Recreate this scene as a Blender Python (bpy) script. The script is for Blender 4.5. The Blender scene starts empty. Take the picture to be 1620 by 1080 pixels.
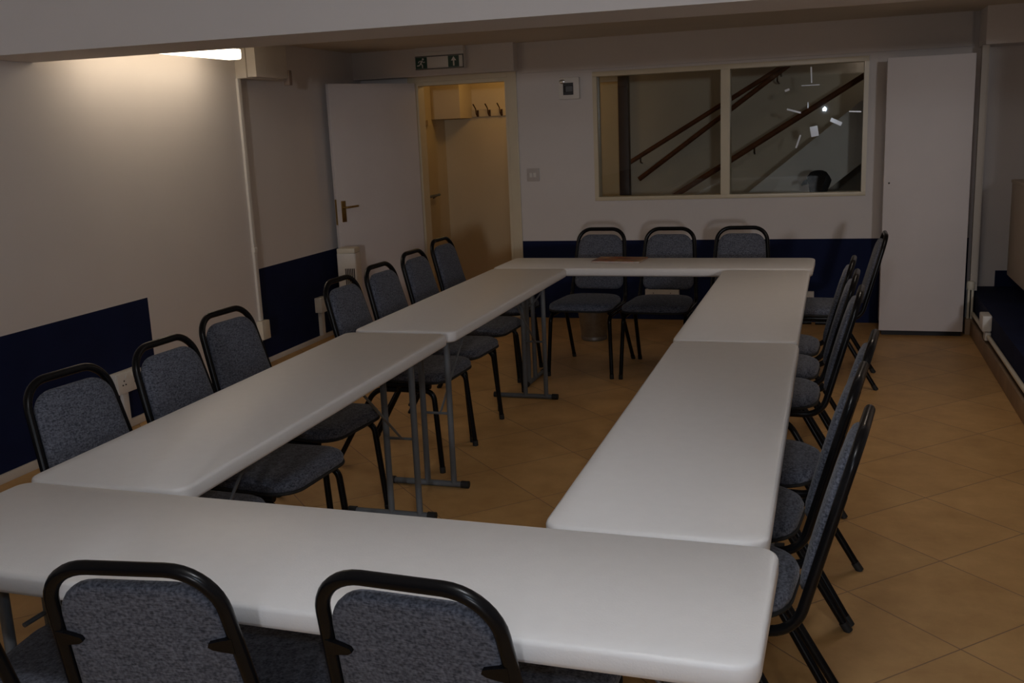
import bpy, bmesh, math, random
from mathutils import Vector, Matrix
random.seed(4)
PI = math.pi
SC = bpy.context.scene
COL = SC.collection

# ------------------------------------------------------------------ materials
def nt_mat(name):
    m = bpy.data.materials.new(name); m.use_nodes = True
    nt = m.node_tree; b = nt.nodes['Principled BSDF']
    return m, nt, b
def mat(name, col, rough=0.5, metal=0.0, spec=0.5, noise=None, bump=None, coat=0.0, emit=None):
    """noise=(scale, amount) colour mottling; bump=(scale, strength)"""
    m, nt, b = nt_mat(name)
    b.inputs['Base Color'].default_value = (*col, 1)
    b.inputs['Roughness'].default_value = rough
    b.inputs['Metallic'].default_value = metal
    b.inputs['Specular IOR Level'].default_value = spec
    b.inputs['Coat Weight'].default_value = coat
    tc = nt.nodes.new('ShaderNodeTexCoord')
    if noise:
        n = nt.nodes.new('ShaderNodeTexNoise'); n.inputs['Scale'].default_value = noise[0]; n.inputs['Detail'].default_value = 4
        nt.links.new(tc.outputs['Object'], n.inputs['Vector'])
        r = nt.nodes.new('ShaderNodeValToRGB')
        a = noise[1]
        r.color_ramp.elements[0].position = 0.3; r.color_ramp.elements[1].position = 0.7
        r.color_ramp.elements[0].color = (*[c*(1-a) for c in col], 1)
        r.color_ramp.elements[1].color = (*[min(1, c*(1+a)) for c in col], 1)
        nt.links.new(n.outputs['Fac'], r.inputs['Fac']); nt.links.new(r.outputs['Color'], b.inputs['Base Color'])
    if bump:
        n2 = nt.nodes.new('ShaderNodeTexNoise'); n2.inputs['Scale'].default_value = bump[0]; n2.inputs['Detail'].default_value = 3
        nt.links.new(tc.outputs['Object'], n2.inputs['Vector'])
        bp = nt.nodes.new('ShaderNodeBump'); bp.inputs['Strength'].default_value = bump[1]; bp.inputs['Distance'].default_value = 0.002
        nt.links.new(n2.outputs['Fac'], bp.inputs['Height']); nt.links.new(bp.outputs['Normal'], b.inputs['Normal'])
    if emit:
        b.inputs['Emission Color'].default_value = (*emit[0], 1); b.inputs['Emission Strength'].default_value = emit[1]
    return m

def fabric_mat(name):
    m, nt, b = nt_mat(name)
    tc = nt.nodes.new('ShaderNodeTexCoord')
    n = nt.nodes.new('ShaderNodeTexNoise'); n.inputs['Scale'].default_value = 170; n.inputs['Detail'].default_value = 3
    nt.links.new(tc.outputs['Object'], n.inputs['Vector'])
    mp = nt.nodes.new('ShaderNodeMapping'); mp.inputs['Scale'].default_value = (1, 1, 6)
    nt.links.new(tc.outputs['Object'], mp.inputs['Vector'])
    n3 = nt.nodes.new('ShaderNodeTexNoise'); n3.inputs['Scale'].default_value = 60; n3.inputs['Detail'].default_value = 2
    nt.links.new(mp.outputs['Vector'], n3.inputs['Vector'])
    mx = nt.nodes.new('ShaderNodeMath'); mx.operation = 'MULTIPLY_ADD'; mx.inputs[1].default_value = 0.4; 
    nt.links.new(n3.outputs['Fac'], mx.inputs[0]); 
    ms = nt.nodes.new('ShaderNodeMath'); ms.operation = 'MULTIPLY'; ms.inputs[1].default_value = 0.6
    nt.links.new(n.outputs['Fac'], ms.inputs[0]); nt.links.new(ms.outputs[0], mx.inputs[2])
    r = nt.nodes.new('ShaderNodeValToRGB')
    e = r.color_ramp.elements
    e[0].position = 0.36; e[0].color = (0.036, 0.041, 0.056, 1)
    e[1].position = 0.66; e[1].color = (0.185, 0.198, 0.248, 1)
    nt.links.new(mx.outputs[0], r.inputs['Fac']); nt.links.new(r.outputs['Color'], b.inputs['Base Color'])
    b.inputs['Roughness'].default_value = 0.95; b.inputs['Specular IOR Level'].default_value = 0.15
    b.inputs['Sheen Weight'].default_value = 0.15
    bp = nt.nodes.new('ShaderNodeBump'); bp.inputs['Strength'].default_value = 0.5; bp.inputs['Distance'].default_value = 0.0015
    nt.links.new(mx.outputs[0], bp.inputs['Height']); nt.links.new(bp.outputs['Normal'], b.inputs['Normal'])
    return m

def floor_mat():
    m, nt, b = nt_mat('floor_tile_ceramic')
    N = nt.nodes.new; L = nt.links.new
    tc = N('ShaderNodeTexCoord'); mp = N('ShaderNodeMapping')
    mp.vector_type = 'POINT'
    S = 0.4415                                   # tile side; the grid is laid on the diagonal
    # rotate 45 deg so that grout crossings fall on (1.385, 1.915)
    mp.inputs['Rotation'].default_value = (0, 0, PI/4)
    ox, oy = 1.385, 1.915
    c = math.cos(PI/4)
    rx, ry = (ox*c-oy*c)/S, (ox*c+oy*c)/S
    mp.inputs['Scale'].default_value = (1/S, 1/S, 1/S)
    # Mapping POINT: scale, rotate, translate
    mp.inputs['Location'].default_value = (-(rx % 1)+10, -(ry % 1)+10, 0)
    L(tc.outputs['Object'], mp.inputs['Vector'])
    sp = N('ShaderNodeSeparateXYZ'); L(mp.outputs['Vector'], sp.inputs[0])
    def edge(sock):
        f = N('ShaderNodeMath'); f.operation = 'FRACT'; L(sock, f.inputs[0])
        s = N('ShaderNodeMath'); s.operation = 'SUBTRACT'; L(f.outputs[0], s.inputs[0]); s.inputs[1].default_value = 0.5
        a = N('ShaderNodeMath'); a.operation = 'ABSOLUTE'; L(s.outputs[0], a.inputs[0])
        return a.outputs[0]
    mxm = N('ShaderNodeMath'); mxm.operation = 'MAXIMUM'; L(edge(sp.outputs['X']), mxm.inputs[0]); L(edge(sp.outputs['Y']), mxm.inputs[1])
    gr = N('ShaderNodeMapRange'); gr.inputs['From Min'].default_value = 0.4935; gr.inputs['From Max'].default_value = 0.4965
    L(mxm.outputs[0], gr.inputs['Value'])
    fl = N('ShaderNodeVectorMath'); fl.operation = 'FLOOR'; L(mp.outputs['Vector'], fl.inputs[0])
    wn = N('ShaderNodeTexWhiteNoise'); wn.noise_dimensions = '2D'; L(fl.outputs[0], wn.inputs['Vector'])
    n = N('ShaderNodeTexNoise'); n.inputs['Scale'].default_value = 5; n.inputs['Detail'].default_value = 8; n.inputs['Roughness'].default_value = 0.65
    L(tc.outputs['Object'], n.inputs['Vector'])
    r = N('ShaderNodeValToRGB'); e = r.color_ramp.elements
    e[0].position = 0.3; e[0].color = (0.50, 0.285, 0.105, 1)
    e[1].position = 0.72; e[1].color = (0.68, 0.42, 0.175, 1)
    L(n.outputs['Fac'], r.inputs['Fac'])
    hv = N('ShaderNodeHueSaturation'); L(r.outputs['Color'], hv.inputs['Color'])
    vr = N('ShaderNodeMapRange'); vr.inputs['To Min'].default_value = 0.93; vr.inputs['To Max'].default_value = 1.07
    L(wn.outputs['Value'], vr.inputs['Value']); L(vr.outputs[0], hv.inputs['Value'])
    mx = N('ShaderNodeMix'); mx.data_type = 'RGBA'; L(gr.outputs[0], mx.inputs['Factor'])
    L(hv.outputs['Color'], mx.inputs['A']); mx.inputs['B'].default_value = (0.30, 0.18, 0.09, 1)
    L(mx.outputs['Result'], b.inputs['Base Color'])
    rr = N('ShaderNodeMapRange'); rr.inputs['To Min'].default_value = 0.38; rr.inputs['To Max'].default_value = 0.55
    L(n.outputs['Fac'], rr.inputs['Value']); L(rr.outputs[0], b.inputs['Roughness'])
    b.inputs['Specular IOR Level'].default_value = 0.35
    bp = N('ShaderNodeBump'); bp.inputs['Strength'].default_value = 0.35; bp.inputs['Distance'].default_value = 0.002; bp.invert = True
    L(gr.outputs[0], bp.inputs['Height']); L(bp.outputs['Normal'], b.inputs['Normal'])
    return m

def glass_mat():
    m = bpy.data.materials.new('window_glass'); m.use_nodes = True
    nt = m.node_tree; nt.nodes.clear(); N = nt.nodes.new; L = nt.links.new
    o = N('ShaderNodeOutputMaterial'); mix = N('ShaderNodeMixShader'); t = N('ShaderNodeBsdfTransparent'); g = N('ShaderNodeBsdfGlossy')
    t.inputs['Color'].default_value = (0.93, 0.95, 0.94, 1); g.inputs['Roughness'].default_value = 0.015
    f = N('ShaderNodeFresnel'); f.inputs['IOR'].default_value = 1.42
    L(f.outputs[0], mix.inputs['Fac']); L(t.outputs[0], mix.inputs[1]); L(g.outputs[0], mix.inputs[2]); L(mix.outputs[0], o.inputs['Surface'])
    return m
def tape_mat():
    m, nt, b = nt_mat('whitened_tape_film')
    b.inputs['Base Color'].default_value = (0.93, 0.95, 1.0, 1); b.inputs['Roughness'].default_value = 0.16  # base whitened to stand in for flash glint on the tape
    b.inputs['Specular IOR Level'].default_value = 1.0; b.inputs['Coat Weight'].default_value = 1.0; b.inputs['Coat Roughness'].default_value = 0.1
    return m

WALL = mat('wall_white_paint', (0.76, 0.715, 0.69), 0.75, noise=(2.5, 0.02), bump=(90, 0.12))
NEARWALL = WALL
CEIL = mat('ceiling_cream_paint', (0.70, 0.63, 0.52), 0.8, noise=(2, 0.03))
NAVY = mat('wall_navy_paint', (0.009, 0.015, 0.055), 0.8, spec=0.15, noise=(4, 0.12), bump=(80, 0.1))
FLOOR = floor_mat()
CREAM = mat('cream_gloss_paint', (0.70, 0.61, 0.44), 0.35, noise=(6, 0.03))
DOORW = mat('door_white_paint', (0.72, 0.67, 0.66), 0.5, noise=(3, 0.03), bump=(30, 0.05))
TRIMW = mat('trim_offwhite_paint', (0.74, 0.69, 0.62), 0.5, noise=(8, 0.03))
TABLE = mat('table_plastic', (0.775, 0.765, 0.765), 0.42, noise=(30, 0.012), bump=(260, 0.15))
GREY = mat('grey_powder_coat', (0.135, 0.145, 0.155), 0.45, spec=0.4, noise=(20, 0.06))
BLACK = mat('black_gloss_tube', (0.005, 0.005, 0.006), 0.26, spec=0.22, noise=(15, 0.1))
RUBBER = mat('black_rubber', (0.012, 0.012, 0.012), 0.7, noise=(30, 0.1))
FABRIC = fabric_mat('blue_grey_upholstery')
BOLT = mat('zinc_bolt', (0.7, 0.68, 0.64), 0.35, metal=1.0, noise=(30, 0.05))
PLASTW = mat('white_plastic', (0.78, 0.75, 0.70), 0.4, noise=(20, 0.02))
PLASTIV = mat('ivory_plastic', (0.74, 0.68, 0.55), 0.4, noise=(20, 0.03))
DARK = mat('dark_recess', (0.012, 0.010, 0.010), 0.6, noise=(20, 0.2))
BRASS = mat('aged_brass', (0.45, 0.30, 0.11), 0.32, metal=1.0, noise=(30, 0.15))
BRONZE = mat('dark_bronze', (0.10, 0.06, 0.035), 0.4, metal=0.9, noise=(30, 0.2))
GREEN = mat('sign_green', (0.004, 0.055, 0.038), 0.4, noise=(10, 0.05))
SIGNW = mat('sign_white', (0.80, 0.78, 0.76), 0.25, noise=(10, 0.02))
ALUM = mat('sign_trim_grey', (0.12, 0.12, 0.12), 0.4, metal=0.6, noise=(10, 0.05))
WOOD = mat('dark_stained_wood', (0.120, 0.042, 0.015), 0.65, spec=0.2, noise=(14, 0.25))
POST = mat('dark_brown_timber', (0.045, 0.017, 0.008), 0.5, noise=(14, 0.2))
HALLW = mat('hall_warm_lit_paint', (0.58, 0.47, 0.30), 0.7, noise=(3, 0.03))  # white paint, with the warm lamplight put into its colour
STAIRW = mat('stairwell_cream_paint', (0.52, 0.47, 0.39), 0.75, noise=(2, 0.06))
STRING = mat('stringer_pale_paint', (0.62, 0.60, 0.57), 0.6, noise=(3, 0.04))
SOFF = mat('stair_soffit_paint', (0.26, 0.245, 0.23), 0.7, noise=(3, 0.06))
BEIGE = mat('beige_enamel_steel', (0.50, 0.42, 0.33), 0.45, noise=(3, 0.04))
SKIRT = mat('skirting_tile_brown', (0.33, 0.225, 0.14), 0.5, noise=(7, 0.2))
STEEL = mat('brushed_bin_steel', (0.33, 0.33, 0.32), 0.38, metal=0.85, noise=(25, 0.12), bump=(60, 0.2))
CLOTHB = mat('black_cloth', (0.006, 0.006, 0.007), 0.95, noise=(40, 0.3), bump=(50, 0.6))
GLASS = glass_mat()
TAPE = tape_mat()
TUBE = mat('fluorescent_diffuser', (0.9, 0.88, 0.82), 0.4, emit=((1.0, 0.83, 0.62), 5.5))
PAPER = mat('magazine_pages', (0.72, 0.68, 0.62), 0.6, noise=(40, 0.05))
def cover_mat():
    m, nt, b = nt_mat('magazine_cover_print')
    N = nt.nodes.new; L = nt.links.new
    tc = N('ShaderNodeTexCoord'); n = N('ShaderNodeTexNoise'); n.inputs['Scale'].default_value = 9; n.inputs['Detail'].default_value = 1
    L(tc.outputs['Object'], n.inputs['Vector'])
    r = N('ShaderNodeValToRGB'); e = r.color_ramp.elements
    e[0].position = 0.36; e[0].color = (0.05, 0.03, 0.035, 1); e[1].position = 0.72; e[1].color = (0.55, 0.33, 0.16, 1)
    x = e.new(0.45); x.color = (0.42, 0.10, 0.012, 1); x = e.new(0.56); x.color = (0.26, 0.13, 0.05, 1)
    L(n.outputs['Fac'], r.inputs['Fac']); L(r.outputs['Color'], b.inputs['Base Color']); b.inputs['Roughness'].default_value = 0.3
    return m
COVER = cover_mat()

# ------------------------------------------------------------------ mesh helpers
class MB:
    def __init__(s): s.bm = bmesh.new(); s.mi = 0
    def _faces(s, fs):
        for f in fs: f.material_index = s.mi
    def box(s, x0, y0, z0, x1, y1, z1, bevel=0.0, M=None):
        co = [(x, y, z) for x in (x0, x1) for y in (y0, y1) for z in (z0, z1)]
        if M: co = [M @ Vector(c) for c in co]
        v = [s.bm.verts.new(c) for c in co]
        fs = [s.bm.faces.new([v[i] for i in q]) for q in ((0, 1, 3, 2), (4, 6, 7, 5), (0, 4, 5, 1), (2, 3, 7, 6), (0, 2, 6, 4), (1, 5, 7, 3))]
        s._faces(fs)
        if bevel > 0:
            es = list({e for f in fs for e in f.edges})
            r = bmesh.ops.bevel(s.bm, geom=es, offset=bevel, segments=2, affect='EDGES', profile=0.6)
            s._faces(r['faces'])
        return s
    def rings(s, rings, cap0=True, cap1=True, closed=True):
        vr = [[s.bm.verts.new(p) for p in r] for r in rings]
        n = len(vr[0]); fs = []
        for a, b in zip(vr, vr[1:]):
            for i in range(n if closed else n-1):
                j = (i+1) % n
                fs.append(s.bm.faces.new((a[i], a[j], b[j], b[i])))
        if cap0: fs.append(s.bm.faces.new(list(reversed(vr[0]))))
        if cap1: fs.append(s.bm.faces.new(vr[-1]))
        s._faces(fs); return s
    def tube(s, path, r, seg=10, caps=True, radii=None):
        P = [Vector(p) for p in path]; rings = []
        t0 = (P[1]-P[0]).normalized()
        up = Vector((0, 0, 1)) if abs(t0.z) < 0.9 else Vector((1, 0, 0))
        nrm = t0.cross(up).normalized()
        for i, p in enumerate(P):
            if i == 0: t = (P[1]-P[0]).normalized()
            elif i == len(P)-1: t = (P[-1]-P[-2]).normalized()
            else: t = ((P[i+1]-p).normalized()+(p-P[i-1]).normalized()).normalized()
            nrm = (nrm-t*nrm.dot(t)).normalized(); bn = t.cross(nrm)
            rr = radii[i] if radii else r
            rings.append([p+(nrm*math.cos(2*PI*k/seg)+bn*math.sin(2*PI*k/seg))*rr for k in range(seg)])
        return s.rings(rings, caps, caps)
    def lathe(s, prof, cx, cy, seg=28, cap0=True, cap1=True):
        return s.rings([[(cx+r*math.cos(2*PI*k/seg), cy+r*math.sin(2*PI*k/seg), z) for k in range(seg)] for r, z in prof], cap0, cap1)
    def prism(s, pts, d, to3):
        """extrude polygon pts (2D) from 0 to d; to3(a,b,h)->xyz"""
        return s.rings([[to3(a, b, 0) for a, b in pts], [to3(a, b, d) for a, b in pts]])
    def make(s, name, mats, parent=None, smooth=True, angle=40):
        bmesh.ops.recalc_face_normals(s.bm, faces=s.bm.faces)
        me = bpy.data.meshes.new(name); s.bm.to_mesh(me); s.bm.free()
        for m in (mats if isinstance(mats, (list, tuple)) else [mats]): me.materials.append(m)
        if smooth:
            for p in me.polygons: p.use_smooth = True
            me.set_sharp_from_angle(angle=math.radians(angle))
        o = bpy.data.objects.new(name, me); COL.objects.link(o)
        if parent: o.parent = parent
        return o

def fillet(pts, rad, n=8):
    P = [Vector(p) for p in pts]; out = [P[0]]
    for i in range(1, len(P)-1):
        a, b, c = P[i-1], P[i], P[i+1]; r = rad[i-1]
        u = (a-b).normalized(); v = (c-b).normalized()
        ang = math.acos(max(-1, min(1, u.dot(v))))
        if r <= 0 or ang > PI-0.02: out.append(b); continue
        d = min(r/math.tan(ang/2), (a-b).length*0.9, (c-b).length*0.9); r = d*math.tan(ang/2)
        ctr = b+(u+v).normalized()*(r/math.sin(ang/2))
        p0 = b+u*d-ctr; p1 = b+v*d-ctr
        tot = p0.angle(p1); ax = p0.cross(p1).normalized()
        for k in range(n+1): out.append(ctr+Matrix.Rotation(tot*k/n, 3, ax) @ p0)
    out.append(P[-1]); return out
def rrect(w, d, r, n=6, cx=0, cy=0):
    """rounded rectangle outline"""
    pts = []
    r = max(1e-4, min(r, w/2-1e-4, d/2-1e-4))
    for qx, qy, a0 in ((1, 1, 0), (-1, 1, PI/2), (-1, -1, PI), (1, -1, 3*PI/2)):
        for k in range(n+1):
            a = a0+PI/2*k/n
            pts.append((cx+qx*(w/2-r)+r*math.cos(a), cy+qy*(d/2-r)+r*math.sin(a)))
    return pts
def rpoly(poly, rad, n=6):
    """round the corners of a closed 2D polygon"""
    out = []; m = len(poly)
    for i in range(m):
        seg = fillet([(*poly[i-1], 0), (*poly[i], 0), (*poly[(i+1) % m], 0)], [rad[i]], n)[1:-1]
        out += [(p.x, p.y) for p in seg]
    return out

def tag(o, label=None, cat=None, group=None, kind=None):
    if label: o['label'] = label
    if cat: o['category'] = cat
    if group: o['group'] = group
    if kind: o['kind'] = kind
    return o
def thing(name, label, cat, loc=(0, 0, 0), rz=0.0, group=None):
    o = bpy.data.objects.new(name, None); COL.objects.link(o)
    o.empty_display_size = 0.1
    o.location = loc; o.rotation_euler = (0, 0, rz)
    return tag(o, label, cat, group)
def struct(o): o['kind'] = 'structure'; return o
def dup(root, loc, rz, label, group=None):
    r = root.copy(); COL.objects.link(r); r.location = loc; r.rotation_euler = (0, 0, rz); r['label'] = label
    if group: r['group'] = group
    def rec(src, dst):
        for ch in list(src.children):
            c = ch.copy(); COL.objects.link(c); c.parent = dst; rec(ch, c)
    rec(root, r); return r

# ------------------------------------------------------------------ the room
YW = 6.22                # back wall face
CZ = 2.20                # ceiling of the far half
XL, XL2 = -2.74, -2.79   # left wall, near part and the part set back
XR = 2.42
b = MB(); b.box(-3.2, -19.5, -0.12, 4.95, 8.0, 0.0); struct(b.make('floor', FLOOR, smooth=False))
b = MB(); b.box(-3.2, 2.35, CZ, 2.6, 8.0, CZ+0.1); struct(b.make('ceiling', CEIL, smooth=False))
b = MB(); b.box(-3.2, -19.5, 2.42, 4.95, 2.35, 2.52); struct(b.make('ceiling_near', CEIL, smooth=False))
# ceiling beam (slightly askew to the back wall)
b = MB()
F = lambda x: 2.185+0.044*x
K = lambda x: 2.625+0.049*x
pts = [(-3.0, F(-3.0)), (2.6, F(2.6)), (2.6, K(2.6)), (-3.0, K(-3.0))]
b.prism(pts, 0.50, lambda a, c, h: (a, c, 1.96+h)); struct(b.make('beam', WALL, smooth=False))

# back wall with door opening and window opening
DX0, DX1, DZ = -2.31, -1.505, 1.945
WX0, WX1, WZ0, WZ1 = -0.80, 1.205, 0.965, 1.935
DADO = 0.637
b = MB(); y0, y1 = YW, YW+0.12
b.box(-3.2, y0, 0, DX0, y1, CZ+0.05)
b.box(DX0, y0, DZ, DX1, y1, CZ+0.05)
b.box(DX1, y0, DADO, WX0, y1, CZ+0.05)
b.box(WX0, y0, DADO, WX1, y1, WZ0)
b.box(WX0, y0, WZ1, WX1, y1, CZ+0.05)
b.box(WX1, y0, DADO, 1.93, y1, CZ+0.05); b.box(1.93, y0, 0, 2.6, y1, CZ+0.05)
b.mi = 1
b.box(DX1, y0, 0, 1.93, y1, DADO)
struct(b.make('wall_back', [WALL, NAVY], smooth=False))
# left wall, near part with a navy panel that stops short
b = MB(); ys = 3.125; zt = 0.688; yc = 4.28
b.box(XL-0.2, -19.5, zt, XL, ys, 2.5)
b.box(XL-0.2, ys, 0, XL, yc, 2.5)
b.mi = 1; b.box(XL-0.2, -19.5, 0, XL, ys, zt)
struct(b.make('wall_left', [WALL, NAVY], smooth=False))
b = MB(); b.box(XL2-0.15, yc, 0.668, XL2, YW, 2.3); b.mi = 1; b.box(XL2-0.15, yc, 0, XL2, YW, 0.668)
struct(b.make('wall_left_recess', [WALL, NAVY], smooth=False))
# right wall and front wall (behind the camera)
b = MB(); b.box(XR, 0.4, 0, XR+0.15, YW, 2.5); b.box(XR+0.15, 0.4, 0, 4.8, 0.55, 2.5); struct(b.make('wall_right', WALL, smooth=False))
b = MB(); b.box(4.8, -19.5, 0, 4.95, 0.55, 2.5); struct(b.make('wall_right_rear', WALL, smooth=False))
b = MB(); b.box(-3.2, -19.5, 0, 4.95, -19.4, 2.5); struct(b.make('wall_front', WALL, smooth=False))
# skirtings
b = MB(); b.box(XL, -13.4, 0, XL+0.016, yc, 0.045, 0.004); struct(b.make('baseboard_left', TRIMW))
b = MB(); b.box(XL2, yc, 0, XL2+0.016, 5.4, 0.035, 0.004); struct(b.make('baseboard_left_recess', TRIMW))
# bulkheads
b = MB(); b.box(-1.405, YW-0.03, 1.968, 1.885, YW, CZ+0.01); struct(b.make('trim_bulkhead_window', WALL, smooth=False))
b = MB(); b.box(XL2, YW-0.14, 1.985, -1.405, YW, CZ+0.01, 0.003); struct(b.make('trim_bulkhead_door', WALL, smooth=False))
b = MB(); b.box(1.93, 5.86, 1.955, XR, YW, CZ+0.01, 0.003); struct(b.make('trim_bulkhead_right', WALL, smooth=False))
# boxed pipe high on the left wall and the strip beneath it
b = MB(); b.box(XL, 4.26, 1.94, XL+0.082, 4.66, CZ, 0.003); b.box(XL+0.09, 4.26, 1.945, XL+0.155, 4.66, CZ, 0.003); b.box(XL+0.06, 4.275, 1.95, XL+0.11, 4.64, CZ)
tag(b.make('pipe_boxing', TRIMW), 'white boxed pipe casing high on the left wall past the fluorescent light', 'pipe casing')
b = MB(); b.box(XL+0.12, 4.66, 1.90, XL+0.165, 4.70, 2.0, 0.004)
tag(b.make('junction_box', mat('dull_brown_plastic', (0.30, 0.23, 0.19), 0.5, noise=(10, 0.05))), 'small dull brown box high on the left wall at the end of the pipe casing', 'junction box')
t = thing('wall_conduit', 'white vertical cable conduit with a small outlet at its foot, on the left wall corner', 'conduit', (XL, 4.27, 0))
b = MB(); b.box(0.0, -0.018, 0.33, 0.018, 0.018, 1.94, 0.004); b.make('trunking', PLASTW, t)
b = MB(); b.box(-0.002, -0.02, 0.80, 0.024, 0.02, 0.83, 0.003); b.make('coupling', PLASTW, t)
b = MB(); b.box(0.0, -0.045, 0.20, 0.045, 0.05, 0.33, 0.006); b.make('outlet', PLASTIV, t)

# ---- socket on the left wall
t = thing('wall_socket', 'white double socket on the left wall beside the end of the navy panel', 'socket', (XL, 2.83, 0))
b = MB(); b.box(0, -0.105, 0.21, 0.045, 0.105, 0.33, 0.006); b.make('back_box', PLASTW, t)
f = MB(); f.box(0.045, -0.100, 0.215, 0.053, 0.100, 0.325, 0.003); fp = f.make('faceplate', PLASTW, t)
for yy in (-0.05, 0.05):
    for dy, dz in ((0, 0.02), (-0.012, -0.002), (0.012, -0.002)):
        h = MB(); h.box(0.053, yy+dy-0.004, 0.262+dz-0.003, 0.0545, yy+dy+0.004, 0.262+dz+0.005); h.make('pin_hole', DARK, fp, smooth=False)
for yy in (-0.028, 0.028):
    h = MB(); h.box(0.053, yy-0.008, 0.295, 0.057, yy+0.008, 0.318, 0.002); h.make('rocker_switch', PLASTW, fp)
b = MB(); b.box(0, -0.035, 0.045, 0.022, 0.012, 0.21, 0.003); b.make('trunking', PLASTW, t)
# second small socket further along the left wall
t = thing('wall_socket', 'small white socket with trunking on the left wall near the open door', 'socket', (XL2, 5.19, 0))
b = MB(); b.box(0, -0.06, 0.22, 0.06, 0.05, 0.335, 0.005); b.make('back_box', PLASTW, t)
b = MB(); b.box(0, -0.02, 0.035, 0.03, 0.03, 0.22, 0.003); b.make('trunking', PLASTW, t)

# ------------------------------------------------------------------ the doorway and the open door
b = MB()
b.box(DX0-0.055, YW-0.016, 0, DX0, YW, DZ+0.05, 0.003); b.box(DX1, YW-0.016, 0, DX1+0.075, YW, DZ+0.05, 0.003)
b.box(DX0, YW-0.016, DZ, DX1, YW, DZ+0.05, 0.003)
b.box(DX0, YW, 0, DX0+0.028, YW+0.13, DZ); b.box(DX1-0.028, YW, 0, DX1, YW+0.13, DZ); b.box(DX0+0.028, YW, DZ-0.028, DX1-0.028, YW+0.13, DZ)
b.box(DX1-0.04, YW+0.05, 0, DX1-0.028, YW+0.09, DZ-0.028)
fr = struct(b.make('door_1_frame', CREAM, smooth=False))
b = MB(); b.box(DX1-0.0285, YW+0.012, 0.96, DX1-0.026, YW+0.04, 1.06); b.make('strike_plate', BRONZE, fr)
ang = math.atan2(5.47-6.205, -2.725+2.30)           # direction hinge -> free edge
dw = 0.80
t = bpy.data.objects.new('door_1', None); COL.objects.link(t); t.location = (-2.30, 6.20, 0); t.rotation_euler = (0, 0, ang)
t['kind'] = 'structure'; t['label'] = 'plain white door swung open against the left corner of the room'; t['category'] = 'door'
b = MB(); b.box(0.01, -0.02, 0.012, 0.84, 0.02, 1.938, 0.003); b.make('door_leaf', DOORW, t)
hb = MB(); hb.box(0.765, 0.02, 0.88, 0.805, 0.026, 1.045, 0.002); plate = hb.make('handle_plate', BRASS, t)
hb = MB(); hb.tube(fillet([(0.785, 0.024, 0.995), (0.785, 0.07, 0.995), (0.68, 0.072, 1.0)], [0.012]), 0.0085, 10); hb.make('lever', BRASS, plate)
hb = MB(); hb.box(0.839, -0.012, 0.86, 0.8415, 0.012, 1.06); hb.make('lock_edge_plate', BRASS, t)

# white tower heater in front of the door's free edge
t = thing('tower_heater', 'slim white heater with a black slotted grille standing before the open door', 'heater', (-2.555, 5.30, 0), math.radians(8))
b = MB(); b.prism(rpoly([(-0.075, -0.07), (0.075, -0.07), (0.075, 0.07), (-0.075, 0.07)], [0.015]*4, 3), 0.645, lambda a, c, h: (a, c, 0.02+h)); b.make('body', PLASTW, t)
b = MB(); b.box(-0.08, -0.075, 0, 0.08, 0.075, 0.03, 0.006); b.make('base', PLASTW, t)
b = MB(); b.box(-0.072, -0.067, 0.665, 0.072, 0.067, 0.705, 0.01); b.make('top_cap', PLASTIV, t)
b = MB()
for k in range(6): b.box(-0.012+k*0.0135, -0.0725, 0.12, -0.0045+k*0.0135, -0.0695, 0.55)
b.make('grille', DARK, t, smooth=False)

# ------------------------------------------------------------------ hall behind the door
HY = 7.50; HXL = -2.56
b = MB(); b.box(HXL-0.1, YW+0.12, 0, HXL, HY, CZ); struct(b.make('wall_hall_left', HALLW, smooth=False))
b = MB(); b.box(HXL-0.1, HY, 0, -0.87, HY+0.1, CZ); struct(b.make('wall_hall_back', HALLW, smooth=False))
b = MB(); b.box(HXL, 7.17, 1.655, -2.275, HY, CZ, 0.002); struct(b.make('trim_hall_bulkhead', HALLW, smooth=False))
b = MB(); b.box(HXL, 7.0, 1.60, HXL+0.035, 7.06, 1.65, 0.004); struct(b.make('trim_hall_bracket', HALLW, smooth=False))
t = thing('coat_rack', 'coat rail with three dark hooks on the hall wall seen through the doorway', 'coat rack', (-1.93, HY, 1.665))
b = MB(); b.box(-0.345, -0.02, 0, 0.40, 0, 0.07, 0.004); b.make('rail', HALLW, t)
for px in (-0.292, -0.174, -0.056):
    b = MB(); b.tube(fillet([(px+0.01, -0.02, 0.025), (px+0.01, -0.035, 0.0), (px+0.005, -0.06, 0.03), (px, -0.05, 0.07), (px-0.012, -0.085, 0.115)], [0.01, 0.015, 0.02], 4), 0.0055, 8)
    b.box(px+0.0, -0.027, 0.0, px+0.02, -0.019, 0.06, 0.002); b.make('hook', BRONZE, t)
t = thing('grab_rail', 'short grey grab rail on the hall side wall inside the doorway', 'rail', (HXL, 6.9, 0.97))
b = MB(); b.tube([(0.05, -0.40, -0.005), (0.05, 0.24, 0.0)], 0.012, 10); b.make('bar', GREY, t)
for yy in (0.2, -0.3):
    b = MB(); b.tube([(0.0, yy, -0.03), (0.05, yy, 0.0)], 0.008, 8); b.make('bracket', GREY, t)

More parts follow.
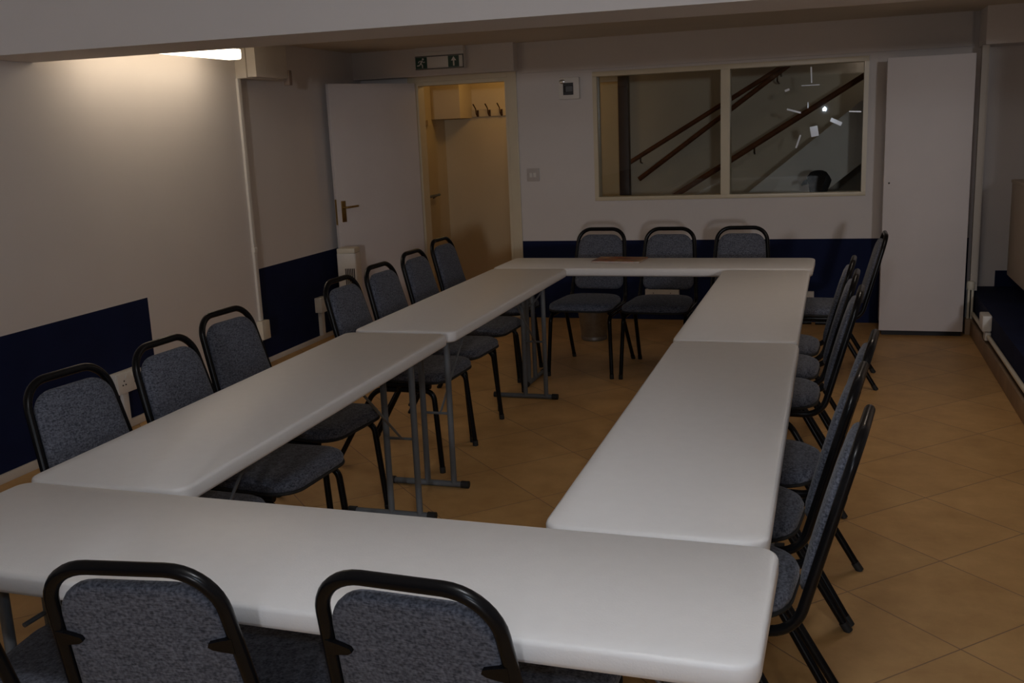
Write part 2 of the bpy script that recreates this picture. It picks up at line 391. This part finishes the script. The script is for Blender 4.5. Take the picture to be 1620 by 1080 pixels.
# ------------------------------------------------------------------ window in the back wall
b = MB(); fy0, fy1 = YW-0.012, YW+0.12; fw = 0.026
b.box(WX0-0.012, fy0, WZ1-fw, WX1+0.012, fy1, WZ1+0.012, 0.003); b.box(WX0-0.012, fy0, WZ0-0.012, WX1+0.012, fy1, WZ0+fw-0.008, 0.003)
b.box(WX0-0.012, fy0, WZ0+fw-0.008, WX0+0.02, fy1, WZ1-fw, 0.0); b.box(WX1-0.02, fy0, WZ0+fw-0.008, WX1+0.012, fy1, WZ1-fw, 0.0)
b.box(0.170, fy0, WZ0+fw-0.008, 0.238, fy1, WZ1-fw, 0.0)
wf = struct(b.make('window_1', CREAM))
for k, (a, c, rot) in enumerate(((WX0+0.02, 0.170, 0.0), (0.238, WX1-0.02, 0.0107))):
    g = MB(); g.box(-(c-a)/2, -0.002, WZ0+0.018, (c-a)/2, 0.002, WZ1-0.026); go = g.make('pane', GLASS, wf, smooth=False)
    go.location = ((a+c)/2, YW+0.03, 0); go.rotation_euler = (0, 0, rot)
# scraps of tape left on the right-hand pane, whitened to brighten the flash glints
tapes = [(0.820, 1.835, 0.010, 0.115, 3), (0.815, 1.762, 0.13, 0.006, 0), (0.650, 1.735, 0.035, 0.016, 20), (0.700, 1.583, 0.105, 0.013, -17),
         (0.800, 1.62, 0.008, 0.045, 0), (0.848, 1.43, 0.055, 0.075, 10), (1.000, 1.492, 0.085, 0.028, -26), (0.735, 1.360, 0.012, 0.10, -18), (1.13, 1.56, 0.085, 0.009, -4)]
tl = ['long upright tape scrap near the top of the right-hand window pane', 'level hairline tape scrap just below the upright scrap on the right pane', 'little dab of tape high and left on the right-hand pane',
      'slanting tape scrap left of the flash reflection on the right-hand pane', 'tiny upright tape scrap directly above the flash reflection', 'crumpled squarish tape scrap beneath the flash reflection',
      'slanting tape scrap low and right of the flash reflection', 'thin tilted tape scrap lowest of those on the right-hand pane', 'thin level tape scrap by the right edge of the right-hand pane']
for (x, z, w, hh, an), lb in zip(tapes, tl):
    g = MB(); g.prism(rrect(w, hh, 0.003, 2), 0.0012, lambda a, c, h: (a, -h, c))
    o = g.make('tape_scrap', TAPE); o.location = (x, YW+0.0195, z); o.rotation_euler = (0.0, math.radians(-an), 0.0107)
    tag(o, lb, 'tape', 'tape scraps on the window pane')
# stairwell behind the window
b = MB(); b.box(-0.87, 7.60, 0, 2.6, 7.70, CZ); struct(b.make('wall_stairwell_back', STAIRW, smooth=False))
b = MB(); b.box(2.3, YW+0.12, 0, 2.4, 7.60, CZ); struct(b.make('wall_stairwell_right', STAIRW, smooth=False))
b = MB(); b.box(-0.775, 7.0, 0, -0.690, 7.09, CZ, 0.003)
tag(b.make('timber_post', POST), 'dark brown upright timber post behind the left end of the window', 'post')
b = MB(); b.box(-1.3, 7.02, 1.90, -0.775, 7.08, CZ, 0.003); struct(b.make('trim_stairwell_lintel', STRING, smooth=False))
t = thing('staircase', 'pale painted staircase rising to the right behind the window', 'staircase', (0, 0, 0))
sl = (1.662-0.925)/(1.211-0.295)
b = MB(); b.prism([(-0.6, 0.925+sl*(-0.6-0.295)), (2.25, 0.925+sl*(2.25-0.295)), (2.25, 0.925+sl*(2.25-0.295)-0.50), (-0.1, 0.925+sl*(-0.1-0.295)-0.50), (-0.6, 0.0)], 0.04, lambda a, c, h: (a, 6.98+h, c)); b.make('stringer', STRING, t, smooth=False)
b = MB(); b.prism([(-0.6, 0.03), (-0.6, 0.20), (2.25, 0.20+sl*2.85), (2.25, 0.0+sl*2.85-0.06)], 0.56, lambda a, c, h: (a, 7.03+h, c)); b.make('flight', SOFF, t, smooth=False)
for k in range(9):
    b = MB(); x = -0.55+k*0.285; z = 0.925+sl*(x-0.295)-0.20
    b.box(x, 7.025, z-0.03, x+0.30, 7.59, z); b.make('tread', SOFF, t, smooth=False)
def rail(name, p0, p1, r, label, brackets):
    t = thing(name, label, 'handrail', p0, 0, 'handrails behind the window')
    d = Vector(p1)-Vector(p0)
    b = MB(); b.tube([(0, 0, 0), d*0.5, d], r, 10); b.make('rail', WOOD, t)
    for f, dy in brackets:
        q = d*f; b = MB(); b.tube(fillet([q, q+Vector((0, 0, -0.06)), q+Vector((0, dy, -0.07))], [0.02], 4), 0.007, 8); b.make('bracket', BRONZE, t)
rail('handrail', (-0.82, 7.52, 1.175), (1.9, 7.52, 1.175+2.72*0.575), 0.021, 'uppermost of the brown handrails behind the window, starting by the dark post', ((0.05, 0.09), (0.5, 0.09)))
rail('handrail', (-0.655, 7.28, 1.055), (1.7, 7.28, 1.055+2.355*0.715), 0.021, 'middle brown handrail with a blunt lower end behind the window', ((0.5, 0.3),))
rail('handrail', (-0.42, 6.93, 0.85), (2.2, 6.93, 0.85+2.62*0.606), 0.024, 'lowest brown handrail, in front of the pale stringer behind the window', ((0.3, 0.045), (0.75, 0.045)))
# black cap-like bundle on the sill behind the glass
b = MB()
prof = [(0.0, 0.0), (0.062, 0.0), (0.070, 0.03), (0.080, 0.065), (0.088, 0.085), (0.080, 0.115), (0.060, 0.14), (0.03, 0.152), (0.004, 0.155)]
seg = 22; rings = []
for r, z in prof[1:]:
    rings.append([(r*(1+0.10*math.sin(3*2*PI*k/seg+z*30)+0.05*math.sin(7*2*PI*k/seg))*math.cos(2*PI*k/seg), 0.35*r*math.sin(2*PI*k/seg), z+0.006*math.sin(5*2*PI*k/seg)) for k in range(seg)])
b.rings(rings)
b.rings([[(-0.085+0.03*math.cos(2*PI*k/8), 0.012*math.sin(2*PI*k/8), 0.075+0.016*math.sin(2*PI*k/8)+dz) for k in range(8)] if j == 0 else [(-0.118+0.008*math.cos(2*PI*k/8), 0.006*math.sin(2*PI*k/8), 0.055+0.008*math.sin(2*PI*k/8)) for k in range(8)] for j, dz in ((0, 0), (1, 0))])
o = b.make('black_bundle', CLOTHB); o.location = (0.885, YW+0.075, WZ0+0.018)
tag(o, 'shaggy black bundle on the sill at the bottom of the right window pane', 'bundle')

# ------------------------------------------------------------------ things on the back wall
t = thing('exit_sign', 'green and white running man and arrow sign box above the doorway', 'sign', (-2.0, YW-0.17, 2.03))
b = MB(); b.box(-0.205, -0.03, 0.0, 0.205, 0.03, 0.135, 0.004); b.make('housing', SIGNW, t)
b = MB(); b.box(-0.205, -0.034, 0.0, 0.205, -0.030, 0.009); b.box(-0.205, -0.034, 0.096, 0.205, -0.030, 0.105); b.box(0.196, -0.034, 0.0, 0.205, -0.030, 0.105); b.make('bezel', ALUM, t, smooth=False)
def panel(x0, x1, nm='pictogram_panel'):
    p = MB(); p.box(x0, -0.0335, 0.010, x1, -0.0300, 0.095); return p.make(nm, GREEN, t, smooth=False)
pl = panel(-0.203, -0.105)
m_ = MB()
def lim(pts, w):
    for (a, c), (d, e) in zip(pts, pts[1:]):
        v = Vector((d-a, e-c)); n = Vector((-v.y, v.x)).normalized()*w/2
        m_.prism([(a+n.x, c+n.y), (a-n.x, c-n.y), (d-n.x, e-n.y), (d+n.x, e+n.y)], 0.001, lambda p, q, h: (p, -0.0335-h, q))
cx = -0.154
m_.prism([(cx+0.016+0.0085*math.cos(2*PI*k/12), 0.081+0.0085*math.sin(2*PI*k/12)) for k in range(12)], 0.001, lambda p, q, h: (p, -0.0335-h, q))
lim([(cx+0.010, 0.070), (cx-0.006, 0.046)], 0.013)
lim([(cx+0.008, 0.068), (cx-0.016, 0.066), (cx-0.026, 0.054)], 0.006)
lim([(cx+0.008, 0.068), (cx+0.020, 0.056), (cx+0.032, 0.060)], 0.006)
lim([(cx-0.005, 0.047), (cx+0.010, 0.036), (cx+0.010, 0.014)], 0.008)
lim([(cx-0.006, 0.047), (cx-0.016, 0.034), (cx-0.036, 0.032)], 0.008)
m_.make('running_figure', SIGNW, pl, smooth=False)
pr = panel(0.075, 0.165)
m_ = MB(); cx = 0.122
m_.prism([(cx-0.006, 0.018), (cx+0.006, 0.018), (cx+0.006, 0.060), (cx-0.006, 0.060)], 0.001, lambda p, q, h: (p, -0.0335-h, q))
m_.prism([(cx-0.022, 0.058), (cx+0.022, 0.058), (cx, 0.090)], 0.001, lambda p, q, h: (p, -0.0335-h, q))
m_.make('arrow', SIGNW, pr, smooth=False)
b = MB(); b.box(-0.30, 0.03, 0.06, -0.21, 0.06, 0.13, 0.004); b.box(-0.21, -0.02, 0.11, 0.2, 0.05, 0.172, 0.004); b.make('mounting_bracket', WALL, t)

t = thing('alarm_unit', 'square white alarm unit with dark barred centre on the wall left of the window', 'alarm', (-0.993, YW, 1.832))
b = MB(); b.box(-0.082, -0.045, -0.083, 0.082, 0, 0.083, 0.008); b.make('housing', PLASTW, t)
b = MB(); b.box(-0.045, -0.0475, -0.05, 0.036, -0.044, 0.042); dk = b.make('dark_panel', DARK, t, smooth=False)
b = MB(); b.box(-0.024, -0.049, -0.026, 0.030, -0.047, 0.016); b.make('centre_plate', GREY, dk, smooth=False)
for zz in (-0.045, -0.036, 0.024, 0.034):
    b = MB(); b.box(-0.038, -0.049, zz, 0.033, -0.047, zz+0.003); b.make('bar', GREY, dk, smooth=False)
b = MB(); b.lathe([(0.012, -0.006), (0.017, -0.002), (0.017, 0.003), (0.010, 0.008)], 0, 0, 16); k = b.make('glint_dot', BOLT, t); k.rotation_euler = (PI/2, 0, 0); k.location = (-0.050, -0.048, 0.052); k.scale = (1.4, 1, 1)  # metal dot added for the shiny reflection at this corner

t = thing('light_switch', 'white double light switch on the wall between doorway and window', 'switch', (-1.32, YW, 1.172))
b = MB(); b.box(-0.052, -0.012, -0.052, 0.052, 0, 0.052, 0.004); b.make('faceplate', mat('switch_shaded_plastic', (0.55, 0.50, 0.47), 0.45, noise=(20, 0.02)), t)  # white plate greyed: the shading is put into its colour
for xx in (-0.016, 0.016):
    b = MB(); b.box(xx-0.012, -0.017, -0.018, xx+0.012, -0.011, 0.018, 0.002, Matrix.Rotation(math.radians(6), 4, 'X')); b.make('rocker', PLASTW, t)
def wall_socket(x, z, w, label):
    t = thing('wall_socket', label, 'socket', (x, YW, z))
    b = MB(); b.box(-w/2, -0.03, -0.045, w/2, 0, 0.045, 0.005); b.make('back_box', PLASTW, t)
    b = MB(); b.box(-w/2+0.004, -0.036, -0.041, w/2-0.004, -0.03, 0.041, 0.002); f = b.make('faceplate', PLASTW, t)
    for xx in ((-w/4, w/4) if w > 0.12 else (0,)):
        for dx, dz in ((0, 0.015), (-0.011, -0.006), (0.011, -0.006)):
            b = MB(); b.box(xx+dx-0.003, -0.0372, dz-0.004, xx+dx+0.003, -0.0358, dz+0.003); b.make('pin_hole', DARK, f, smooth=False)
wall_socket(-0.285, 0.205, 0.27, 'wide white socket low on the navy wall behind the middle far chair')
wall_socket(0.815, 0.195, 0.11, 'white socket low on the navy wall past the right end of the far table')

# tall cupboard in the right corner
t = thing('tall_cupboard', 'tall plain white cupboard standing in the far right corner', 'cupboard', (1.32, 5.75, 0))
b = MB(); b.box(0.012, 0.03, 0.04, 0.545, 0.44, 1.895, 0.002); b.make('carcass', DOORW, t)
b = MB(); b.box(0.0, 0.0, 0.040, 0.545, 0.03, 1.90, 0.003); d = b.make('door', DOORW, t)
b = MB(); b.lathe([(0.006, 0), (0.006, 0.004)], 0, 0, 12); k = b.make('lock', DARK, d); k.rotation_euler = (PI/2, 0, 0); k.location = (0.035, 0.0, 1.07)
b = MB(); b.box(0.02, 0.05, 0.0, 0.54, 0.42, 0.04); b.make('shaded_plinth', DARK, t, smooth=False)  # recessed base coloured near-black for the shadow gap under the cupboard

# right-hand corner: boxed pipe, ledge, wall cabinet
b = MB(); b.box(1.915, 5.90, 0.36, 1.955, 5.945, 1.955, 0.004); b.box(1.945, 5.93, 0.30, 1.965, 6.0, 1.955)
struct(b.make('trim_pipe_casing', mat('casing_shaded_paint', (0.55, 0.49, 0.42), 0.6, noise=(5, 0.04))))  # casing lies in shade; the darkening is put into its paint
t = thing('corner_pipes', 'pair of thin pale pipes with an ivory collar in the corner beside the tall cupboard', 'pipes', (1.93, 5.88, 0))
b = MB(); b.lathe([(0.022, 0.0), (0.026, 0.01), (0.026, 0.05), (0.020, 0.06)], 0, 0, 14); k = b.make('collar', PLASTIV, t); k.location = (-0.012, 0, 0.315)
for dx in (-0.022, 0.002):
    b = MB(); b.tube([(dx, 0, 0.10), (dx, 0, 0.32)], 0.009, 10); b.make('pipe', PLASTIV, t)
b = MB(); b.box(1.95, 0.4, 0, XR, YW, 0.285, 0.004); struct(b.make('trim_ledge_navy', NAVY))
b = MB(); b.box(1.922, 0.4, 0, 1.95, 5.86, 0.105, 0.004); struct(b.make('baseboard_right', SKIRT))
b = MB(); b.box(1.89, 5.84, 0, 1.95, 5.93, 0.11, 0.004); struct(b.make('trim_corner_block', SKIRT))
b = MB(); b.box(2.115, 6.205, 0.285, XR, YW, 0.40); struct(b.make('trim_navy_patch', NAVY, smooth=False))
t = thing('trunking_outlet', 'white outlet box on the navy ledge with pipe running along beneath it', 'socket', (1.95, 5.12, 0))
b = MB(); b.box(-0.055, -0.07, 0.185, 0, 0.085, 0.285, 0.008); b.make('back_box', PLASTW, t)
b = MB(); b.box(-0.035, -0.055, 0.125, 0, 0.02, 0.18, 0.005); b.make('junction', PLASTW, t)
b = MB(); b.tube([(-0.014, 0.72, 0.152), (-0.014, -4.6, 0.152)], 0.013, 10); b.make('pipe', PLASTIV, t)
t = thing('wall_cabinet', 'beige wall cabinet hung on the right wall above the navy ledge', 'cabinet', (2.125, 5.78, 0.435))
b = MB(); b.box(0.0, -1.9, 0.0, XR-2.125, 0.0, 0.635, 0.008); b.make('case', BEIGE, t)
b = MB(); b.box(-0.006, -1.89, 0.62, XR-2.125, -0.004, 0.64, 0.004); b.make('lid', BEIGE, t)

# ------------------------------------------------------------------ fluorescent light on the left
t = thing('batten_light', 'lit fluorescent batten light at the top of the left wall behind the beam', 'light', (-2.51, 0, 0))
b = MB(); b.box(-0.045, 2.68, 2.085, 0.045, 3.93, CZ, 0.004); b.make('housing', PLASTW, t)
b = MB(); b.prism(rpoly([(-0.05, 2.028), (0.05, 2.028), (0.05, 2.085), (-0.05, 2.085)], [0.014, 0.014, 0.004, 0.004], 4), 1.19, lambda a, c, h: (a, 2.71+h, c)); b.make('diffuser', TUBE, t)

# ------------------------------------------------------------------ tables
TL, TW, TH = 1.83, 0.46, 0.74
BR = {}
def make_table():
    t = thing('folding_table', 'x', 'table', (0, 0, 0), 0, 'white folding tables set in a rectangle')
    b = MB()
    prof = [(0.010, 0.694), (0.002, 0.699), (0.0, 0.706), (0.0, 0.730), (0.0025, 0.7365), (0.009, 0.740)]
    b.rings([[(x, y, z) for x, y in rrect(TL-2*i, TW-2*i, 0.045-i, 7)] for i, z in prof]); b.make('table_top', TABLE, t, angle=50)
    b = MB()
    for v in (-0.14, 0.14): b.box(-0.86, v-0.012, 0.682, 0.86, v+0.012, 0.694)
    b.make('apron_rail', GREY, t, smooth=False)
    for s in (-1, 1):
        u = s*0.742
        lf = MB()
        for v in (-0.125, 0.0):
            lf.tube([(u, v, 0.015), (u, v, 0.685)], 0.0135, 10)
        lf.tube([(u, -0.165, 0.0155), (u, 0.165, 0.0155)], 0.0135, 10)
        lf.box(u-0.014, -0.17, 0.672, u+0.014, 0.17, 0.692)
        lo = lf.make('leg_frame', GREY, t)
        for v0, v1 in ((-0.195, -0.160), (0.160, 0.195)):
            c = MB(); c.tube([(u, v0, 0.0165), (u, v1, 0.0165)], 0.0165, 12); c.make('foot_cap', RUBBER, lo)
        for kind, z0, run in (('long', 0.34, 0.42), ('short', 0.485, 0.17)):
            br = MB()
            br.tube([(u, -0.075, z0), (u-s*0.02, -0.075, z0+0.006), (u-s*run, -0.075, 0.686)], 0.005, 8)
            br.tube([(u, -0.125, z0), (u, 0.0, z0)], 0.006, 8)
            bo = br.make('brace', GREY, t if kind == 'long' else None)
            BR[(kind, s)] = bo.data
            if kind == 'short': bpy.data.objects.remove(bo)
    return t
tab0 = make_table()
TABS = [
 ((0.0, 0.0), 180-0.9, 'nearest white folding table, across the foot of the rectangle with chair backs in front'),
 ((-0.703, 1.166), 90.6, 'white folding table of the left run that meets the nearest crosswise table'),
 ((-0.698, 3.026), 89.6, 'white folding table of the left run that meets the crosswise table with the magazine'),
 ((0.664, 1.142), -90+0.1, 'white folding table of the right run that meets the nearest crosswise table'),
 ((0.657, 2.978), -90-0.05, 'white folding table of the right run that meets the crosswise table with the magazine'),
 ((-0.013, 4.171), -0.8, 'farthest white folding table, crosswise before the window wall with a magazine on it')]
for k, ((x, y), a, lb) in enumerate(TABS):
    if k == 0:
        tab0.location = (x, y, 0); tab0.rotation_euler = (0, 0, math.radians(a)); tab0['label'] = lb
    else: dup(tab0, (x, y, 0), math.radians(a), lb)
for k, t in enumerate([o for o in COL.objects if o.name.startswith('folding_table')]):
    if k not in (1, 2):                          # chairs stand close here: the struts are folded shorter
        for ch in t.children:
            for s_ in (-1, 1):
                if ch.data == BR[('long', s_)]: ch.data = BR[('short', s_)]; break
for ch in tab0.children:                          # this table's outer trestle sits a little nearer its end
    if ch.name.startswith('leg_frame') and max(v.co.x for v in ch.data.vertices) > 0.5: ch.location.x = 0.05
for ch in [o for o in COL.objects if o.name == 'folding_table.005'][0].children:   # set in from the end to clear the corner chair
    if ch.name.startswith(('leg_frame', 'brace')) and max(v.co.x for v in ch.data.vertices) > 0.5: ch.location.x = -0.14

# ------------------------------------------------------------------ chairs  (local +Y is the front)
def make_chair():
    t = thing('stacking_chair', 'x', 'chair')
    # seat
    out = rpoly([(-0.18, -0.222), (0.18, -0.222), (0.208, 0.243), (-0.208, 0.243)], [0.13, 0.13, 0.085, 0.085], 7)
    cy = 0.03
    prof = [(0.93, 0.421), (0.985, 0.425), (1.0, 0.434), (1.0, 0.445), (0.975, 0.457), (0.92, 0.465), (0.78, 0.471), (0.5, 0.474), (0.2, 0.475)]
    b = MB(); b.rings([[(x*s, cy+(y-cy)*s, z) for x, y in out] for s, z in prof]); seat = b.make('seat', FABRIC, t, angle=60)
    b = MB(); b.tube([(x*0.99, cy+(y-cy)*0.99, 0.423) for x, y in out]+[(out[0][0]*0.99, cy+(out[0][1]-cy)*0.99, 0.423)], 0.006, 8, caps=False); b.make('seat_edging', RUBBER, seat)
    # backrest
    P0 = Vector((0, -0.266, 0.485)); P1 = Vector((0, -0.361, 0.833)); S = (P1-P0).normalized(); Nn = Vector((0, S.z, -S.y)); Ht = (P1-P0).length
    o2 = rpoly([(-0.168, 0.0), (0.168, 0.0), (0.143, Ht), (-0.143, Ht)], [0.05, 0.05, 0.075, 0.075], 7)
    mid = Ht/2
    prof = [(0.90, -0.006), (0.97, -0.0055), (0.99, -0.002), (1.0, 0.006), (0.99, 0.016), (0.95, 0.023), (0.82, 0.029), (0.5, 0.032), (0.2, 0.033)]
    def tp(x, s, n): return Vector((x, 0, 0))+P0+S*s+Nn*n
    b = MB(); b.rings([[tp(x*q, mid+(s-mid)*q, n) for x, s in o2] for q, n in prof]); b.make('backrest', FABRIC, t, angle=60)
    # tubular back loop running down and forward under the seat
    R = 0.0128
    half = [(0.186, 0.17, 0.406), (0.186, -0.245, 0.406), (0.152, -0.372, 0.868)]
    pts = half+[(-x, y, z) for x, y, z in reversed(half)]
    b = MB(); b.tube(fillet(pts, [0.085, 0.088, 0.088, 0.085], 9), R, 12); b.make('back_frame', BLACK, t)
    for s in (-1, 1):
        b = MB(); b.tube(fillet([(s*0.186, 0.02, 0.384), (s*0.190, 0.185, 0.384), (s*0.206, 0.215, 0.012)], [0.045], 7), R*0.97, 12); l = b.make('leg', BLACK, t)
        c = MB(); c.tube([(s*0.2055, 0.2143, 0.028), (s*0.2065, 0.2157, 0.0)], 0.0138, 12); c.make('foot_cap', RUBBER, l)
        b = MB(); b.tube(fillet([(s*0.186, 0.0, 0.382), (s*0.187, -0.115, 0.382), (s*0.206, -0.335, 0.012)], [0.10], 8), R*0.97, 12); l = b.make('leg', BLACK, t)
        c = MB(); c.tube([(s*0.205, -0.3245, 0.028), (s*0.207, -0.3425, 0.0)], 0.0138, 12); c.make('foot_cap', RUBBER, l)
        # tab that holds the cushion to the tube
        q = 0.685
        zc = P0+S*(Ht*q); xt = 0.158
        b = MB(); b.prism([(xt+0.004, -0.016), (xt+0.004, 0.017), (xt-0.022, 0.010), (xt-0.040, 0.004), (xt-0.043, -0.004), (xt-0.034, -0.010)], 0.010, lambda a, c, h: Vector((s*a, 0, 0))+zc+S*c+Nn*(-0.0145+h)); tb = b.make('bracket', BLACK, t)
        b = MB(); cc = Vector((s*(xt-0.002), 0, 0))+zc+Nn*0.0
        b.rings([[cc+(Vector((s, 0, 0))*0+S*math.cos(2*PI*k/10)+Nn*math.sin(2*PI*k/10))*rr+Vector((s*d, 0, 0)) for k in range(10)] for rr, d in ((0.0045, 0.008), (0.0045, 0.0145), (0.002, 0.0165))]); b.make('bolt', BOLT, tb)
    b = MB(); b.tube([(-0.186, 0.10, 0.406), (0.186, 0.10, 0.406)], 0.010, 8); b.tube([(-0.186, -0.11, 0.406), (0.186, -0.11, 0.406)], 0.010, 8); b.make('crossbar', BLACK, t)
    return t
ch0 = make_chair()
CH = [  # x, y of seat centre, facing angle (deg, 0 = +Y), label, group
 (-0.485, 4.510, 180-3, 'far chair by the window wall, leftmost of three, in front of the bin', 'far'),
 (-0.02, 4.490, 180-2, 'far chair by the window wall, middle of three, behind the magazine', 'far'),
 (0.447, 4.500, 180, 'far chair by the window wall, rightmost of three, below the right window pane', 'far'),
 (0.714, 0.715, 84, 'blue grey chair on the right, nearest the camera, at the corner of the nearest table', 'right'),
 (0.712, 1.160, 84, 'blue grey chair on the right, second from the camera', 'right'),
 (0.757, 1.603, 85, 'blue grey chair on the right, third from the camera, before the gap in the row', 'right'),
 (0.738, 2.480, 87, 'blue grey chair on the right, fourth from the camera, past the gap', 'right'),
 (0.730, 2.925, 87, 'blue grey chair on the right, fifth from the camera', 'right'),
 (0.724, 3.375, 87, 'blue grey chair on the right, sixth from the camera', 'right'),
 (0.912, 4.445, 90, 'blue grey chair at the right end of the farthest table, before the tall cupboard', 'right'),
 (-0.890, 0.752, -97, 'blue grey chair on the left, nearest the camera, against the navy wall panel', 'left'),
 (-0.870, 1.235, -93, 'blue grey chair on the left, right beside the double socket', 'left'),
 (-0.990, 1.785, -95, 'blue grey chair on the left, in front of the plain white wall before the conduit', 'left'),
 (-0.908, 2.668, -92, 'blue grey chair on the left, in front of the slim white heater', 'left'),
 (-0.925, 3.140, -93, 'blue grey chair on the left, with its back against the white door leaf', 'left'),
 (-0.966, 3.700, -92, 'blue grey chair on the left, second from the far end, overlapping the doorway edge', 'left'),
 (-1.042, 4.332, -93, 'blue grey chair on the left, farthest of the row, seen in front of the doorway', 'left'),
 (-0.148, -0.018, 8, 'chair with its back to the camera at the nearest table, second from the left', 'near'),
 (0.395, 0.035, -3, 'chair with its back to the camera at the nearest table, rightmost of three', 'near'),
 (-0.545, -0.108, 6, 'chair cut off by the lower left corner, back to the camera at the nearest table', 'near'),
]
GR = {'far': 'chairs along the farthest table', 'right': 'chairs down the right side', 'left': 'chairs down the left side', 'near': 'chairs at the nearest table'}
for k, (x, y, a, lb, g) in enumerate(CH):
    if k == 0:
        ch0.location = (x, y, 0); ch0.rotation_euler = (0, 0, math.radians(a)); ch0['label'] = lb; ch0['group'] = GR[g]
    else:
        c_ = dup(ch0, (x, y, 0), math.radians(a), lb, GR[g])
        if k == len(CH)-1: c_.scale = (0.90, 1, 1)

# ------------------------------------------------------------------ small things
t = thing('magazine', 'thin magazine with orange and brown cover lying on the farthest table', 'magazine', (-0.225, 4.285, 0.7402), math.radians(-4))
b = MB(); b.box(-0.145, -0.10, 0.0005, 0.145, 0.10, 0.007, 0.001); b.make('pages', PAPER, t)
b = MB(); b.box(-0.150, -0.105, 0.007, 0.150, 0.105, 0.0085); b.box(-0.150, -0.105, 0, 0.150, 0.105, 0.0007); b.make('cover', COVER, t, smooth=False)
t = thing('waste_bin', 'grey metal waste bin on the floor behind the leftmost far chair', 'bin', (-0.665, 5.43, 0))
b = MB(); b.lathe([(0.088, 0.0), (0.092, 0.004), (0.120, 0.27), (0.114, 0.27), (0.086, 0.012), (0.01, 0.010)], 0, 0, 32); b.make('body', STEEL, t)
b = MB(); b.lathe([(0.118, 0.262), (0.125, 0.268), (0.125, 0.278), (0.116, 0.280), (0.113, 0.27)], 0, 0, 32, False, False); b.make('rim', STEEL, t)
b = MB(); b.lathe([(0.0905, 0.006), (0.0955, 0.010), (0.097, 0.03), (0.093, 0.03)], 0, 0, 32, False, False); b.make('base_band', STEEL, t)

# ------------------------------------------------------------------ lights
def area(name, loc, rot, sx, sy, P, col):
    l = bpy.data.lights.new(name, 'AREA'); l.shape = 'RECTANGLE'; l.size = sx; l.size_y = sy; l.energy = P; l.color = col
    o = bpy.data.objects.new(name, l); COL.objects.link(o); o.location = loc; o.rotation_euler = rot; return o
def point(name, loc, r, P, col):
    l = bpy.data.lights.new(name, 'POINT'); l.shadow_soft_size = r; l.energy = P; l.color = col
    o = bpy.data.objects.new(name, l); COL.objects.link(o); o.location = loc; return o
point('ceiling_light_near', (0.9, -0.75, 2.25), 0.10, 23, (0.86, 0.91, 1.0))
area('added_fill_far', (1.35, 3.3, 2.15), (0, 0, 0), 0.15, 1.2, 4.5, (1.0, 0.84, 0.70))  # added fill lamp, unseen behind the beam
l = bpy.data.lights.new('added_key_rear', 'SPOT'); l.energy = 640; l.color = (0.93, 0.94, 1.0); l.shadow_soft_size = 0.25; l.spot_size = math.radians(44); l.spot_blend = 0.5  # added key spot behind the camera, cone shaped to spare the rear floor
o = bpy.data.objects.new('added_key_rear', l); COL.objects.link(o); o.location = (3.3, -12.0, 2.0)
o.rotation_euler = (Vector((0.0, 4.0, 1.15))-Vector((3.3, -12.0, 2.0))).to_track_quat('-Z', 'Y').to_euler()
point('hall_lamp', (-1.75, 6.95, 2.05), 0.08, 2.4, (1.0, 0.62, 0.22))
point('stair_lamp', (1.6, 7.15, 2.15), 0.08, 0.9, (1.0, 0.85, 0.7))
# ------------------------------------------------------------------ camera and flash
CP = Vector((1.00222, -1.65068, 1.54926))
def basis(pit, roll, yaw):
    f = Vector((math.sin(yaw)*math.cos(pit), math.cos(yaw)*math.cos(pit), -math.sin(pit)))
    r = f.cross(Vector((0, 0, 1))).normalized(); u = r.cross(f); c, s = math.cos(roll), math.sin(roll)
    return c*r+s*u, -s*r+c*u, f
R_, U_, F_ = basis(math.radians(12.00258), math.radians(-2.48526), math.radians(-18.04860))
cd = bpy.data.cameras.new('camera'); cam = bpy.data.objects.new('camera', cd); COL.objects.link(cam)
M = Matrix((R_, U_, -F_)).transposed().to_4x4(); M.translation = CP; cam.matrix_world = M
cd.sensor_fit = 'HORIZONTAL'; cd.sensor_width = 36.0; cd.lens = 1587.096*36.0/1620.0; cd.clip_start = 0.02; cd.clip_end = 60
SC.camera = cam
point('camera_flash', CP+U_*0.075, 0.022, 12, (0.68, 0.82, 1.0))
# world: dim
w = bpy.data.worlds.new('world'); SC.world = w; w.use_nodes = True
w.node_tree.nodes['Background'].inputs['Color'].default_value = (0.02, 0.018, 0.016, 1); w.node_tree.nodes['Background'].inputs['Strength'].default_value = 0.2
SC.view_settings.view_transform = 'Standard'; SC.view_settings.look = 'None'; SC.view_settings.exposure = 0.14; SC.view_settings.gamma = 1.0
SC.view_settings.use_curve_mapping = False
